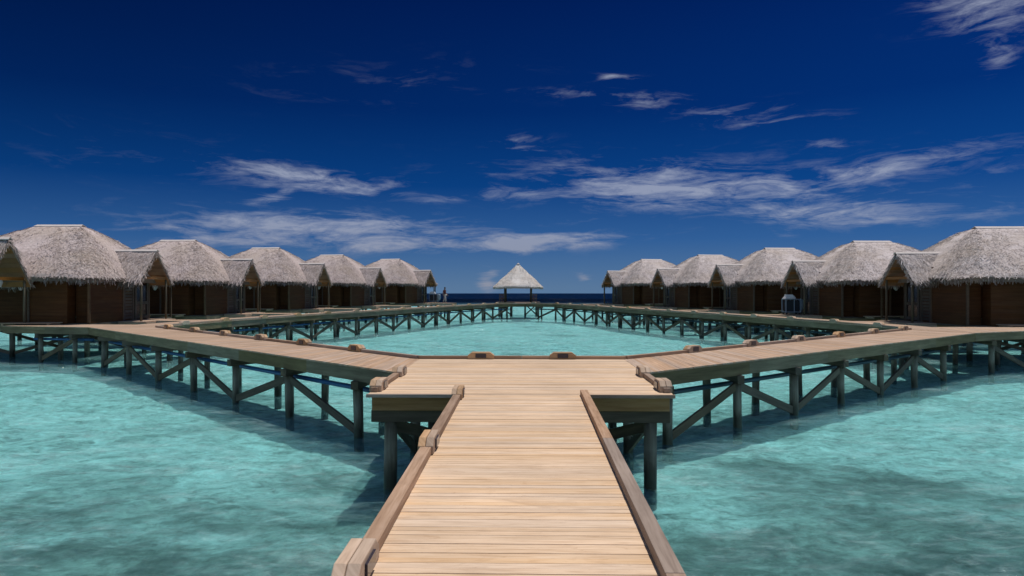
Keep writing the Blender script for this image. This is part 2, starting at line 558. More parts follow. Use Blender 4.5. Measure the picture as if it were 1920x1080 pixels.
# ------------------------------------------------------------------ thatch
def roof_fn(xc, L, yc, Dx, Dy, zr, ze, p, ex, seed):
    def fn(t, th):
        c, s = math.cos(th), math.sin(th)
        sx = math.copysign(abs(c) ** ex, c)
        sy = math.copysign(abs(s) ** ex, s)
        k = max(-1, min(1, c * 2.4))
        x = xc + L * k + Dx * t * sx
        y = yc + Dy * t * sy
        z = zr - (zr - ze) * (t ** p)
        nz = mnoise.noise(Vector((x * .8 + seed, y * .8, z))) * .07 + mnoise.noise(Vector((x * 2.6, y * 2.6 + seed, z * 2))) * .05
        return Vector((x, y, z + nz * min(1, t * 4)))
    return fn

def blade(mb, base, d, nrm, ln, w, lift, tone):
    side = d.cross(nrm).normalized() * w / 2
    tip = base + d * ln + nrm * lift
    b = base + nrm * .015
    mb.tri_quad([b - side, b + side, tip + side * .5, tip - side * .5], tone)

def hip_thatch(mb, fn, nt=14, na=88, nblade=14000, nfringe=3000, ln=(.10, .28), fr=(.08, .25), thick=.2):
    b0 = len(mb.v)
    rows = []
    for i in range(nt + 1):
        t = i / nt
        rows.append([fn(t, 2 * math.pi * j / na + .013) for j in range(na)])
    rows.append([p - Z * thick for p in rows[-1]])
    rows.append([fn(.6, 2 * math.pi * j / na + .013) - Z * thick * 1.5 for j in range(na)])
    for r in rows:
        mb.v += [tuple(p) for p in r]
    for i in range(len(rows) - 1):
        for j in range(na):
            k = (j + 1) % na
            mb.face([b0 + i * na + j, b0 + (i + 1) * na + j, b0 + (i + 1) * na + k, b0 + i * na + k], None, random.uniform(.3, .6) if i < nt else -.8, i < nt)  # eave lip and underside get a very dark tone: shade painted in
    for _ in range(nblade):
        t = math.sqrt(random.uniform(.004, 1))
        th = random.uniform(0, 2 * math.pi)
        p = fn(t, th)
        d = (fn(t + .03, th) - p)
        e = (fn(t, th + .02) - p)
        n = d.cross(e)
        if n.length < 1e-9:
            continue
        n.normalize()
        if n.z < 0:
            n = -n
        d = (d.normalized() + e.normalized() * random.gauss(0, .7)).normalized()
        blade(mb, p, d, n, random.uniform(*ln), random.uniform(.018, .036), random.uniform(-.01, .05), random.random())
    for _ in range(nfringe):
        th = random.uniform(0, 2 * math.pi)
        t = random.uniform(.95, 1.0)
        p = fn(t, th) - Z * random.uniform(0, thick * .9)
        o = fn(1.05, th) - fn(.95, th)
        o.normalize()
        d = (o * random.uniform(.15, .6) - Z * random.uniform(.5, 1) + Vector((random.gauss(0, .12), random.gauss(0, .12), 0))).normalized()
        l = random.uniform(*fr) * (1.6 if random.random() < .04 else 1)
        blade(mb, p, d, (d.cross(Z).cross(d)).normalized(), l, random.uniform(.02, .05), 0, random.uniform(-.5, .2))  # low fringe tones paint the shade under the eaves

def gable_thatch(mb, x0, x1, yc, hw, za, ze, thick=.2, nblade=2600, seed=0):
    """two thatch slopes meeting at a ridge along x, from x0 (buried in the main roof) to x1 (open gable end)"""
    def fn(u, s):     # u along x 0..1, s -1..1 across
        a = abs(s)
        x = x0 + (x1 - x0) * u
        y = yc + hw * s
        z = za - (za - ze) * (a ** 1.08)
        return Vector((x, y, z + mnoise.noise(Vector((x * 1.6 + seed, y * 1.6, z))) * .05))
    NU, NS = 12, 16
    b = len(mb.v)
    for layer in (0, 1):
        for i in range(NU + 1):
            for j in range(NS + 1):
                p = fn(i / NU, -1 + 2 * j / NS)
                mb.v.append(tuple(p - Z * thick * layer))
    W = NS + 1
    n1 = (NU + 1) * W
    for i in range(NU):
        for j in range(NS):
            q = [b + i * W + j, b + (i + 1) * W + j, b + (i + 1) * W + j + 1, b + i * W + j + 1]
            mb.face(q, None, .45, True)
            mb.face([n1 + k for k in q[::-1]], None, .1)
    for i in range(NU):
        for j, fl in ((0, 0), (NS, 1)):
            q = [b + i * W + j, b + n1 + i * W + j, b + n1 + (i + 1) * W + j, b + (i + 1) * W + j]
            mb.face(q if not fl else q[::-1], None, -.8)  # bottom lips of both slopes darkened, eave shade put into the tone
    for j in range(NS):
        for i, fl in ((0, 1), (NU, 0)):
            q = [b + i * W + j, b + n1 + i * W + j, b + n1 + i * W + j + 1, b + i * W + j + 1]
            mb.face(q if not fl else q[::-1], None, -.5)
    for _ in range(nblade):
        u, s = random.random(), random.choice((-1, 1)) * random.uniform(.01, 1)
        p = fn(u, s)
        d = fn(u, s + math.copysign(.03, s)) - p
        n = Vector((0, math.copysign(.7, s), .7))
        d = (d.normalized() + Vector((random.gauss(0, .3), 0, 0))).normalized()
        blade(mb, p, d, n, random.uniform(.2, .42), random.uniform(.02, .04), random.uniform(0, .06), random.random())
    for _ in range(700):
        u, sg = random.random(), random.choice((-1, 1))
        p = fn(u, sg * random.uniform(.95, 1)) - Z * random.uniform(0, thick)
        d = Vector((random.gauss(0, .15), sg * random.uniform(.1, .5), -random.uniform(.6, 1))).normalized()
        blade(mb, p, d, Vector((0, sg, .2)), random.uniform(.1, .28), random.uniform(.02, .045), 0, random.uniform(-.5, .25))  # hanging blades toned down to paint shade along the eaves
    for _ in range(260):
        s = random.uniform(-1, 1)
        p = fn(1, s) - Z * random.uniform(0, thick)
        d = Vector((random.uniform(.1, .5), random.gauss(0, .2) + .3 * math.copysign(1, s), -random.uniform(.3, .9))).normalized()
        blade(mb, p, d, Vector((1, 0, .2)), random.uniform(.08, .22), random.uniform(.02, .04), 0, random.uniform(.1, .8))
    return fn

def ridge_sheet(mb, x0, x1, y, z, w, h):
    for sg in (-1, 1):
        a = [Vector((x0, y, z)), Vector((x1, y, z)), Vector((x1 + .04, y + sg * w, z - h)), Vector((x0 - .04, y + sg * w, z - h))]
        b = [p + Z * .03 for p in a]
        if sg < 0:
            a, b = [a[1], a[0], a[3], a[2]], [b[1], b[0], b[3], b[2]]
        mb.prism(a, b)

# ------------------------------------------------------------------ huts
def lapwall(mb, p, q, z0, z1, out, lap=.17, th=.022):
    """horizontal lapped boards from p to q facing `out`, on a solid backing"""
    p, q, out = Vector(p), Vector(q), Vector(out).normalized()
    d = (q - p).normalized()
    n = max(1, round((z1 - z0) / lap))
    h = (z1 - z0) / n
    c = (p + q) / 2
    L = (q - p).length / 2
    mb.box(Vector((c.x, c.y, (z0 + z1) / 2)) - out * .06, L, .04, (z1 - z0) / 2, d, None, None, .5)
    for k in range(n):
        zz = z0 + h * k
        a = [p + Z * zz - out * .018, q + Z * zz - out * .018, q + Z * zz + out * th, p + Z * zz + out * th]
        b = [p + Z * (zz + h * .99) - out * .018, q + Z * (zz + h * .99) - out * .018, q + Z * (zz + h * .99) + out * .002, p + Z * (zz + h * .99) + out * .002]
        if (a[1] - a[0]).cross(a[3] - a[0]).z < 0:
            a, b = a[::-1], b[::-1]
            a, b = a[2:] + a[:2], b[2:] + b[:2]
        mb.prism(a, b, random.uniform(.3, .7))

def make_hut(m, hr, ga, fz, seed, thatch):
    """m = +1 lagoon lies to +x, -1 lagoon lies to -x. Local origin: near lagoon-side wall corner at floor level fz."""
    random.seed(seed)
    root = thing('thatched_hut', 'thatched hut', 'hut', (0, 0, fz))
    def put(mb, name, mat, par=root, bevel=0):
        return mb.build(name, M[mat], par, (0, 0, 0), m, bevel)
    EZ = 2.1
    # main roof
    mb = MB()
    hip_thatch(mb, roof_fn(-3.75, 1.0, 3.75, 4.3 - 1.15, 4.3, hr, EZ - .02, 1.36, .29, seed))
    roof = put(mb, 'roof', thatch)
    mb = MB()
    ridge_sheet(mb, -4.9, -2.6, 3.75, hr + .04, .22, .09)
    put(mb, 'ridge_cap', 'cap', roof)
    # open gabled porch in the middle of the lagoon side
    gx1, gy, gh = 1.15, 3.7, 1.52
    mb = MB()
    gable_thatch(mb, -2.0, gx1, gy, gh, ga, EZ - .16, seed=seed)
    pr = put(mb, 'porch_roof', thatch)
    mb = MB()
    ridge_sheet(mb, -1.2, gx1 + .02, gy, ga + .03, .13, .09)
    put(mb, 'ridge_cap', 'cap', pr)
    mb = MB()
    for sg in (-1, 1):
        for k in range(9):
            s0, s1 = .02 + k / 9 * .96, .02 + (k + .94) / 9 * .96
            f = lambda x, s: Vector((x, gy + sg * gh * s, ga - (ga - EZ + .16) * s ** 1.08 - .22))
            a = [f(-.3, s0), f(gx1 - .06, s0), f(gx1 - .06, s1), f(-.3, s1)]
            b = [p - Z * .025 for p in a]
            mb.prism(b if sg > 0 else a, a if sg > 0 else b)
    put(mb, 'roof_lining', 'lining', pr)
    # walls: the near side has a narrow niche at the lagoon corner and a deep one at the back
    WT = 2.1
    def wall(p, q, out, z1=WT, z0=.0):
        w = MB()
        lapwall(w, p, q, z0, z1, out)
        return put(w, 'wall', 'siding')
    wall((-2.68, 0, 0), (-.98, 0, 0), (0, -1, 0))
    wall((-.95, .6, 0), (-.06, .6, 0), (0, -1, 0))
    wall((-.98, .03, 0), (-.98, .57, 0), (1, 0, 0))
    wall((-7.45, 1.0, 0), (-2.75, 1.0, 0), (0, -1, 0))
    wall((-2.7, .03, 0), (-2.7, .97, 0), (-1, 0, 0))
    wall((0, .06, 0), (0, 2.66, 0), (1, 0, 0))
    wall((-1.9, 5.16, 0), (-1.9, 7.4, 0), (1, 0, 0))
    wall((-1.85, 5.1, 0), (-.06, 5.1, 0), (0, 1, 0))
    wall((-.06, 2.72, 0), (-.06, 5.04, 0), (1, 0, 0), 2.6)
    wall((-7.5, 7.5, 0), (-1.96, 7.5, 0), (0, 1, 0), WT)
    wall((-7.5, 1.05, 0), (-7.5, 7.45, 0), (-1, 0, 0))
    for x, y in ((0, 0), (-2.7, -.02), (0, 2.69), (0, 5.07), (0, 7.42)):
        mb = MB()
        mb.box((x, y, 1.01), .045, .045, 1.01)
        put(mb, 'corner_trim', 'trim')
    # porch posts, tie beam, gable board, door, louvred panel, lamp
    for y in (2.5, 4.9):
        mb = MB()
        mb.tube([(1.0, y, 0), (1.0, y, 2.2)], [.055, .05], 10)
        put(mb, 'porch_post', 'beam')
    mb = MB()
    mb.beam((1.0, 2.45, 2.1), (1.0, 4.95, 2.1), .1, .13)
    for y in (2.5, 4.9):
        mb.beam((.05, y, 2.12), (1.1, y, 2.12), .08, .12)
    put(mb, 'tie_beam', 'lining')
    mb = MB()
    mb.prism([(-.02, gy - 1.3, 2.2), (-.02, gy + 1.3, 2.2), (-.02, gy, ga - .34)][::-1], [(-.07, gy - 1.3, 2.2), (-.07, gy + 1.3, 2.2), (-.07, gy, ga - .34)][::-1])
    put(mb, 'gable_board', 'siding')
    mb = MB()
    for y0, y1 in ((2.76, 2.86), (3.52, 3.62)):
        mb.box((-.01, (y0 + y1) / 2, 1.02), .04, .05, 1.02)
    for k in range(13):
        mb.box((-.02, 3.19, .14 + k * .152), .03, .32, .058, (1, 0, 0), None, None)
    put(mb, 'louvred_panel', 'frame')
    door = MB()
    for y in (3.82, 4.38, 4.94):
        door.box((-.005, y, 1.03), .045, .06, 1.03)
    for z in (.12, .85, 2.0):
        door.box((.0, 4.38, z), .035, .5, .07)
    dr = put(door, 'door', 'frame', root, .006)
    gl = MB()
    for y in (4.1, 4.66):
        gl.box((-.02, y, 1.03), .012, .22, .9)
    put(gl, 'door_glass', 'glass', dr)
    mb = MB()
    mb.tube([(-2.98, -.12, 2.0), (-2.96, -.13, 1.96), (-2.93, -.15, 1.8), (-2.95, -.15, 1.62), (-2.98, -.14, 1.5)], [.03, .10, .15, .12, .05], 12, .5, .12)
    put(mb, 'wall_lamp', 'lamp')
    # floor, porch deck, gangway to the boardwalk, side landing
    mb = MB()
    mb.box((-3.72, 3.74, -.06), 3.76, 3.7, .055)
    put(mb, 'floor', 'beam')
    mb = MB()
    for k in range(16):
        y = 2.3 + k * .185
        mb.box((.72, y, -.03), .66, .087, .022, (1, 0, 0))
    mb.beam((.06, 2.18, -.17), (1.4, 2.18, -.17), .05, .22)
    mb.beam((1.4, 2.2, -.17), (1.4, 5.15, -.17), .05, .22)
    put(mb, 'porch_deck', 'deck_old')
    mb = MB()
    for k in range(22):
        mb.box((1.48 + k * .115, 3.7, -.035), .052, .62, .02, (1, 0, 0))
    for y in (3.1, 4.3):
        mb.beam((1.43, y, -.15), (3.95, y, -.15), .05, .18)
    put(mb, 'gangway', 'deck_old')
    mb = MB()
    for k in range(7):
        mb.box((-2.3, -.80 + k * .115, .05), 1.15, .052, .02)
    for x in (-3.3, -1.3):
        mb.box((x, -.45, -.02), .05, .38, .045)
    put(mb, 'side_landing', 'deck_old')
    mb = MB()
    mb.beam((-7.5, -.03, -.2), (.04, -.03, -.2), .06, .26)
    mb.beam((.05, 0, -.2), (.05, 7.4, -.2), .06, .26)
    put(mb, 'floor_beam', 'fascia')
    mb = MB()
    for k in range(37):
        mb.box((-9.95, .25 + k * .195, -.05), 2.4, .092, .022)
    put(mb, 'added_shade_deck', 'deck_old')  # unseen deck behind the hut, added to darken the water below
    for x in (-11.8, -9.6, -7.2, -3.7, -.3):  # the two rearmost rows stand under the added deck
        for y in (.35, 3.7, 7.1):
            mb = MB()
            mb.tube([(x, y, -fz - 1.6), (x, y, -.5), (x, y, -.12)], [.12, .12, .12], 10)
            put(mb, 'piling', 'piling')
    for x, y in ((1.2, 2.4), (1.2, 5.0), (2.6, 3.2), (2.6, 4.2)):
        mb = MB()
        mb.tube([(x, y, -fz - 1.6), (x, y, -.5), (x, y, -.06)], [.1, .1, .1], 10)
        put(mb, 'piling', 'piling')
    for a, b in (((-11.8, .35), (-9.6, .35)), ((-7.2, .35), (-9.6, .35)), ((-7.2, 3.7), (-9.6, 3.7)), ((-7.2, 3.7), (-3.7, 3.7)), ((-7.2, .35), (-3.7, .35)), ((-.3, .35), (-3.7, .35)), ((-.3, .35), (-.3, 3.7)), ((-.3, 7.1), (-.3, 3.7)), ((-3.7, 3.7), (-.3, 3.7)), ((1.2, 5.0), (1.2, 2.4))):
        mb = MB()
        mb.beam((*a, -.4), (*b, -fz + .15), .05, .14)
        put(mb, 'brace', 'beam')
    return root

def make_shelter(m, loc, label, thatch):
    """gabled thatch shelter over the outer end of a boardwalk spur; its open gable faces the lagoon"""
    root = thing('thatched_shelter', label, 'shelter', loc)
    def put(mb, name, mat, par=root, bevel=0):
        return mb.build(name, M[mat], par, (0, 0, 0), m, bevel)
    ga, ez, gh = 3.72, 1.85, 1.36
    mb = MB()
    gable_thatch(mb, -4.2, 0, 0, gh, ga, ez, nblade=3600, seed=4)
    pr = put(mb, 'roof', thatch)
    mb = MB()
    ridge_sheet(mb, -4.2, .02, 0, ga + .03, .13, .09)
    put(mb, 'ridge_cap', 'cap', pr)
    mb = MB()
    for sg in (-1, 1):
        for k in range(9):
            s0, s1 = .02 + k / 9 * .96, .02 + (k + .94) / 9 * .96
            f = lambda x, s: Vector((x, sg * gh * s, ga - (ga - ez) * s ** 1.08 - .22))
            a = [f(-4.1, s0), f(-.06, s0), f(-.06, s1), f(-4.1, s1)]
            b = [p - Z * .025 for p in a]
            mb.prism(b if sg > 0 else a, a if sg > 0 else b)
    put(mb, 'roof_lining', 'lining', pr)
    for x in (-.2, -3.9):
        for y in (-1.15, 1.15):
            mb = MB()
            mb.tube([(x, y, 0), (x, y, 2.1)], [.06, .055], 10)
            put(mb, 'post', 'beam')
        mb = MB()
        mb.beam((x, -1.2, 2.02), (x, 1.2, 2.02), .1, .13)
        put(mb, 'tie_beam', 'lining')
    mb = MB()
    mb.tube([(-.9, .55, 2.1), (-.9, .55, 2.04), (-.9, .55, 1.86), (-.9, .55, 1.66)], [.02, .11, .17, .10], 12, .5, .1)
    put(mb, 'hanging_lamp', 'lamp')
    return root

protoL = make_hut(1, 4.72, 3.48, 1.52, 11, 'thatch')
protoR = make_hut(-1, 4.52, 3.31, 1.50, 23, 'thatch_pale')
make_shelter(1, (-21.8, 29.0, DZ), 'thatched gable shelter cut off by the left photo edge', 'thatch')
make_shelter(-1, (21.55, 28.85, DZ), 'thatched gable shelter of which a sliver shows at the right photo edge', 'thatch_pale')
GL, GR = 'thatched huts on stilts in the left row', 'thatched huts on stilts in the right row'
left = [(-19.5, 30.75, -1, 'largest thatched hut of the left row, beside the boardwalk fork'),
        (-18.75, 40.4, 3, 'thatched hut of the left row, next behind the largest one by the fork'),
        (-17.4, 50.9, 7, 'middle thatched hut of the five in the left row'),
        (-15.2, 60.4, 12, 'thatched hut of the left row just before the farthest one'),
        (-12.4, 72.0, 17, 'farthest and smallest looking hut of the left row, open sea beside its porch')]
right = [(19.1, 30.2, -1, 'largest thatched hut of the right row, beside the boardwalk fork'),
         (17.75, 39.0, 3, 'thatched hut of the right row with a service cart on its porch'),
         (15.9, 48.3, 7, 'middle thatched hut of the five in the right row'),
         (13.4, 56.7, 12, 'thatched hut of the right row just before the farthest one'),
         (10.65, 68.0, 16, 'farthest and smallest looking hut of the right row, its porch against the sea')]
for proto, rows, sg, gname in ((protoL, left, -1, GL), (protoR, right, 1, GR)):
    for i, (x, y, a, lab) in enumerate(rows):
        o = proto if i == 0 else copy_tree(proto)
        o.location = (x, y, proto.location.z)
        o.rotation_euler = (0, 0, sg * R(a))
        o.scale = (1, 1, (1, .985, 1.012, .99, 1.01)[i])
        o['label'] = lab
        o['group'] = gname

# ------------------------------------------------------------------ pavilion at the far end
random.seed(5)
PV = thing('pavilion', 'open pavilion with a pointed thatched roof standing alone at the far end', 'pavilion', (-.74, 80, 0))
def pput(mb, name, mat, par=PV, bevel=0):
    return mb.build(name, M[mat], par, (0, 0, 0), 1, bevel)
mb = MB()
hip_thatch(mb, roof_fn(0, .0, 0, 2.85, 2.85, 5.95, 3.25, .98, .42, 3), nt=12, na=72, nblade=5000, nfringe=1300, fr=(.06, .2))
pv_roof = pput(mb, 'roof', 'thatch_new')
mb = MB()
mb.tube([(0, 0, 5.78), (0, 0, 5.92), (0, 0, 6.0)], [.25, .15, .03], 10)
pput(mb, 'ridge_cap', 'cap', pv_roof)
for x in (-1.48, 1.48):
    for y in (-1.48, 1.48):
        mb = MB()
        mb.tube([(x, y, DZ), (x, y, 3.5)], [.13, .12], 10)
        pput(mb, 'post', 'beam')
mb = MB()
for k in range(52):
    mb.box((0, -2.55 + k * .1, DZ - .02), 2.5, .047, .018)
pput(mb, 'deck', 'deck_old')
mb = MB()
for k in range(9):
    mb.box((.7, -6.5 + .1 + k * .42, DZ - .022), 1.0, .2, .018)
pput(mb, 'gangway', 'deck_old')
for a, b in (((-2.45, -2.5), (2.45, -2.5)), ((-2.45, -2.5), (-2.45, 2.5)), ((2.45, -2.5), (2.45, 2.5))):
    mb = MB()
    mb.beam((*a, DZ - .17), (*b, DZ - .17), .06, .24)
    pput(mb, 'fascia_board', 'fascia')
for s in (-1, 1):
    mb = MB()
    for z in (.45, .85):
        mb.beam((s * 1.5, -1.4, DZ + z), (s * 1.5, 1.4, DZ + z), .06, .07)
        mb.beam((s * 1.45, -1.5, DZ + z), (s * .95 + s * 1.2, -1.5, DZ + z), .06, .07)
    for k in range(6):
        mb.box((s * 1.5, -1.3 + k * .5, DZ + .44), .02, .03, .42)
    for k in range(4):
        mb.box((s * (1.55 + k * .18), -1.5, DZ + .44), .03, .02, .42)
    pput(mb, 'railing', 'lining')
for x in (-2.1, -.8, .8, 2.1):
    for y in (-2.3, 2.3):
        mb = MB()
        mb.tube([(x, y, -1.6), (x, y, .4), (x, y, DZ - .06)], [.11, .11, .11], 10)
        pput(mb, 'piling', 'piling')
for x0, x1 in ((-2.1, -.8), (-.8, -2.1), (.8, 2.1), (2.1, .8)):
    mb = MB()
    mb.beam((x0, -2.34 - (.04 if x0 < x1 else 0), DZ - .2), (x1, -2.34 - (.04 if x0 < x1 else 0), .1), .04, .13)
    pput(mb, 'brace', 'beam')

# ------------------------------------------------------------------ service carts and the attendant
def make_cart(loc, rz, label):
    c = thing('service_cart', label, 'service cart', loc, rz, 'housekeeping carts on the hut porches')
    def put(mb, name, mat, par=c, bevel=.006):
        return mb.build(name, M[mat], par, (0, 0, 0), 1, bevel)
    mb = MB()
    mb.box((0, 0, .52), .40, .24, .34)
    put(mb, 'body', 'cart', c, .02)
    mb = MB()
    for x in (-.46, .06, .46):
        for y in (-.27, .27):
            mb.box((x, y, .54), .022, .022, .42)
    for z in (.15, .93):
        for y in (-.27, .27):
            mb.beam((-.48, y, z), (.48, y, z), .03, .04)
        for x in (-.46, .46):
            mb.beam((x, -.27, z), (x, .27, z), .03, .04)
    put(mb, 'frame', 'cartframe')
    mb = MB()
    for k in range(5):
        w = .22 - k * .03
        mb.box((-.15 + random.uniform(-.03, .03), 0, .985 + k * .052), w + .12, .2 - k * .02, .024, (1, random.uniform(-.1, .1), 0))
    put(mb, 'linen_stack', 'linen', c, .015)
    mb = MB()
    mb.tube([(.60, 0, .25), (.60, 0, .5), (.59, 0, .8), (.58, 0, .9)], [.10, .16, .17, .14], 12, .5, .06)
    put(mb, 'laundry_bag', 'cartframe', c, 0)
    for x in (-.4, .4):
        for y in (-.22, .22):
            mb = MB()
            mb.tube([(x, y - .02, .06), (x, y + .02, .06)], [.06, .06], 12)
            put(mb, 'wheel', 'rubber', c, 0)
    return c
make_cart((16.45, 43.0, 1.50), R(4), 'dark service cart with a pale frame on the right row porch')
make_cart((-10.0, 76.3, 1.52), R(-10), 'dark service cart topped with white linen beside the standing person')

def skin_obj(name, verts, edges, rads, mat, parent, sub=2):
    me = bpy.data.meshes.new(name)
    me.from_pydata(verts, edges, [])
    ob = bpy.data.objects.new(name, me)
    COL.objects.link(ob)
    ob.parent = parent
    sk = ob.modifiers.new('skin', 'SKIN')
    sk.use_smooth_shade = True
    if not me.skin_vertices:
        me.attributes  # noqa
    bpy.context.view_layer.update()
    lay = me.skin_vertices[0].data if me.skin_vertices else None
    if lay:
        for i, r in enumerate(rads):
            lay[i].radius = (r, r) if not isinstance(r, tuple) else r
        lay[0].use_root = True
    ss = ob.modifiers.new('smooth', 'SUBSURF')
    ss.levels = ss.render_levels = sub
    me.materials.append(mat)
    return ob

def make_person(loc, rz):
    c = thing('person', 'person in a dark red top and pale trousers walking beside the far cart', 'person', loc, rz)
    V, E, RR = [], [], []
    def add(p, r, par=None):
        V.append(p)
        RR.append(r)
        if par is not None:
            E.append((par, len(V) - 1))
        return len(V) - 1
    pel = add((0, 0, .93), (.15, .11))
    wst = add((0, .01, 1.08), (.125, .095), pel)
    chs = add((0, .02, 1.27), (.155, .11), wst)
    nkb = add((0, .01, 1.42), (.08, .075), chs)
    nk = add((0, -.01, 1.48), .052, nkb)
    hd = add((0, -.02, 1.56), (.068, .08), nk)
    hd2 = add((0, -.02, 1.64), (.072, .088), hd)
    add((0, -.01, 1.69), (.045, .055), hd2)
    add((0, -.115, 1.575), .014, hd)          # nose
    for s in (-1, 1):
        add((s * .08, -.01, 1.585), .013, hd)  # ears
        st = -s                              # stride: one leg ahead
        hip = add((s * .09, 0, .87), .088, pel)
        kn = add((s * .10, -.12 * st - .03, .50), .056, hip)
        an = add((s * .10, -.20 * st + .04, .10), .038, kn)
        hl = add((s * .10, -.20 * st + .02, .045), .036, an)
        add((s * .11, -.20 * st - .14, .03), .028, hl)
        sh = add((s * .185, .02, 1.37), .058, chs)
        el = add((s * .25, .06 + .05 * st, 1.09), .043, sh)
        wr = add((s * .25, -.06 + .12 * st, .87), .028, el)
        pa = add((s * .25, -.09 + .13 * st, .80), (.022, .038), wr)
        for k, (dy, ln) in enumerate(((-.03, .062), (-.01, .072), (.01, .068), (.03, .052))):
            a = add((s * .25, -.10 + .13 * st + dy, .755), .009, pa)
            add((s * .243, -.105 + .13 * st + dy, .755 - ln), .008, a)
        th = add((s * .24, -.135 + .13 * st, .80), .010, wr)
        add((s * .235, -.15 + .13 * st, .76), .009, th)
    body = skin_obj('body', V, E, RR, M['skin'], c)
    # clothes: sleeves and trunk, then trousers
    V, E, RR = [], [], []
    a = add((0, 0, .90), (.172, .13)); b = add((0, .01, 1.08), (.15, .118), a); d = add((0, .02, 1.27), (.178, .13), b); add((0, .01, 1.41), (.10, .09), d)
    for s in (-1, 1):
        sh = add((s * .19, .02, 1.365), .073, d)
        add((s * .235, .045 - .03 * s, 1.19), .062, sh)
    skin_obj('shirt', V, E, RR, M['shirt'], c)
    V, E, RR = [], [], []
    a = add((0, 0, .93), (.163, .125))
    for s in (-1, 1):
        st = -s
        h = add((s * .09, 0, .85), .105, a)
        k = add((s * .10, -.12 * st - .03, .50), .078, h)
        add((s * .10, -.20 * st + .04, .12), .066, k)
    skin_obj('trousers', V, E, RR, M['trousers'], c)
    mb = MB()
    n1, n2 = 12, 7
    b0 = len(mb.v)
    for i in range(n2 + 1):
        ph = i / n2 * R(118)
        for j in range(n1):
            w = 2 * math.pi * j / n1
            cut = 1 if math.sin(w) > -.35 else max(.35, 1 - .6 * i / n2)
            mb.v.append((math.sin(ph) * math.cos(w) * .088, -.008 + math.sin(ph) * math.sin(w) * .105 * (1 if math.sin(w) > 0 else .9), 1.625 + math.cos(ph * cut) * .105))
    for i in range(n2):
        for j in range(n1):
            k = (j + 1) % n1
            mb.face([b0 + i * n1 + j, b0 + (i + 1) * n1 + j, b0 + (i + 1) * n1 + k, b0 + i * n1 + k], None, .5, True)
    mb.build('hair', M['hair'], c)
    em = MB()
    for s in (-1, 1):
        em.tube([(s * .03, -.098, 1.605), (s * .03, -.108, 1.605)], [.011, .008], 8)
    em.build('eye', M['hair'], c)
    return c
make_person((-8.75, 75.9, 1.50), R(70))

# ------------------------------------------------------------------ water and sea bed
def axis(lo, hi, step, far=7000, grow=1.16):
    """fine steps from lo to hi, then ever longer ones out to the horizon"""
    n = round((hi - lo) / step)
    a = [lo + (hi - lo) * k / n for k in range(n + 1)]
    for sg, start in ((1, hi), (-1, lo)):
        p, d = start, step
        while abs(p) < far:
            d *= grow
            p += sg * d
            a.append(p)
    return sorted(a)

def sheet(name, zf, mat, step):
    xs, ys = axis(-21, 21, step), axis(3, 44, step)
    nx, ny = len(xs), len(ys)
    vs = [(x, y, zf(x, y)) for y in ys for x in xs]
    fs = [(r * nx + c, r * nx + c + 1, (r + 1) * nx + c + 1, (r + 1) * nx + c) for r in range(ny - 1) for c in range(nx - 1)]
    me = bpy.data.meshes.new(name)
    me.from_pydata(vs, [], fs)
    me.polygons.foreach_set('use_smooth', [True] * len(fs))
    me.materials.append(mat)
    ob = bpy.data.objects.new(name, me)
    COL.objects.link(ob)
    ob['kind'] = 'structure'
    return ob

def near(x, y):
    return max(0, min(1, (30 - abs(x)) / 9)) * max(0, min(1, (54 - y) / 12)) * max(0, min(1, (y + 6) / 6))

RC = 105000.0
def curve(x, y):
    return -(x * x + y * y) / (2 * RC)
def bedz(x, y):
    r = math.hypot(x, y * .72)
    d = max(0, min(1, (r - 100) / 60))
    return curve(x, y) - .34 - 9 * d * d * (3 - 2 * d) + mnoise.noise(Vector((x * .12, y * .12, 0))) * .06 + near(x, y) * (mnoise.noise(Vector((x * .9, y * 1.1, 4))) * .07 + mnoise.noise(Vector((x * 2.3, y * 2.3, 9))) * .05)

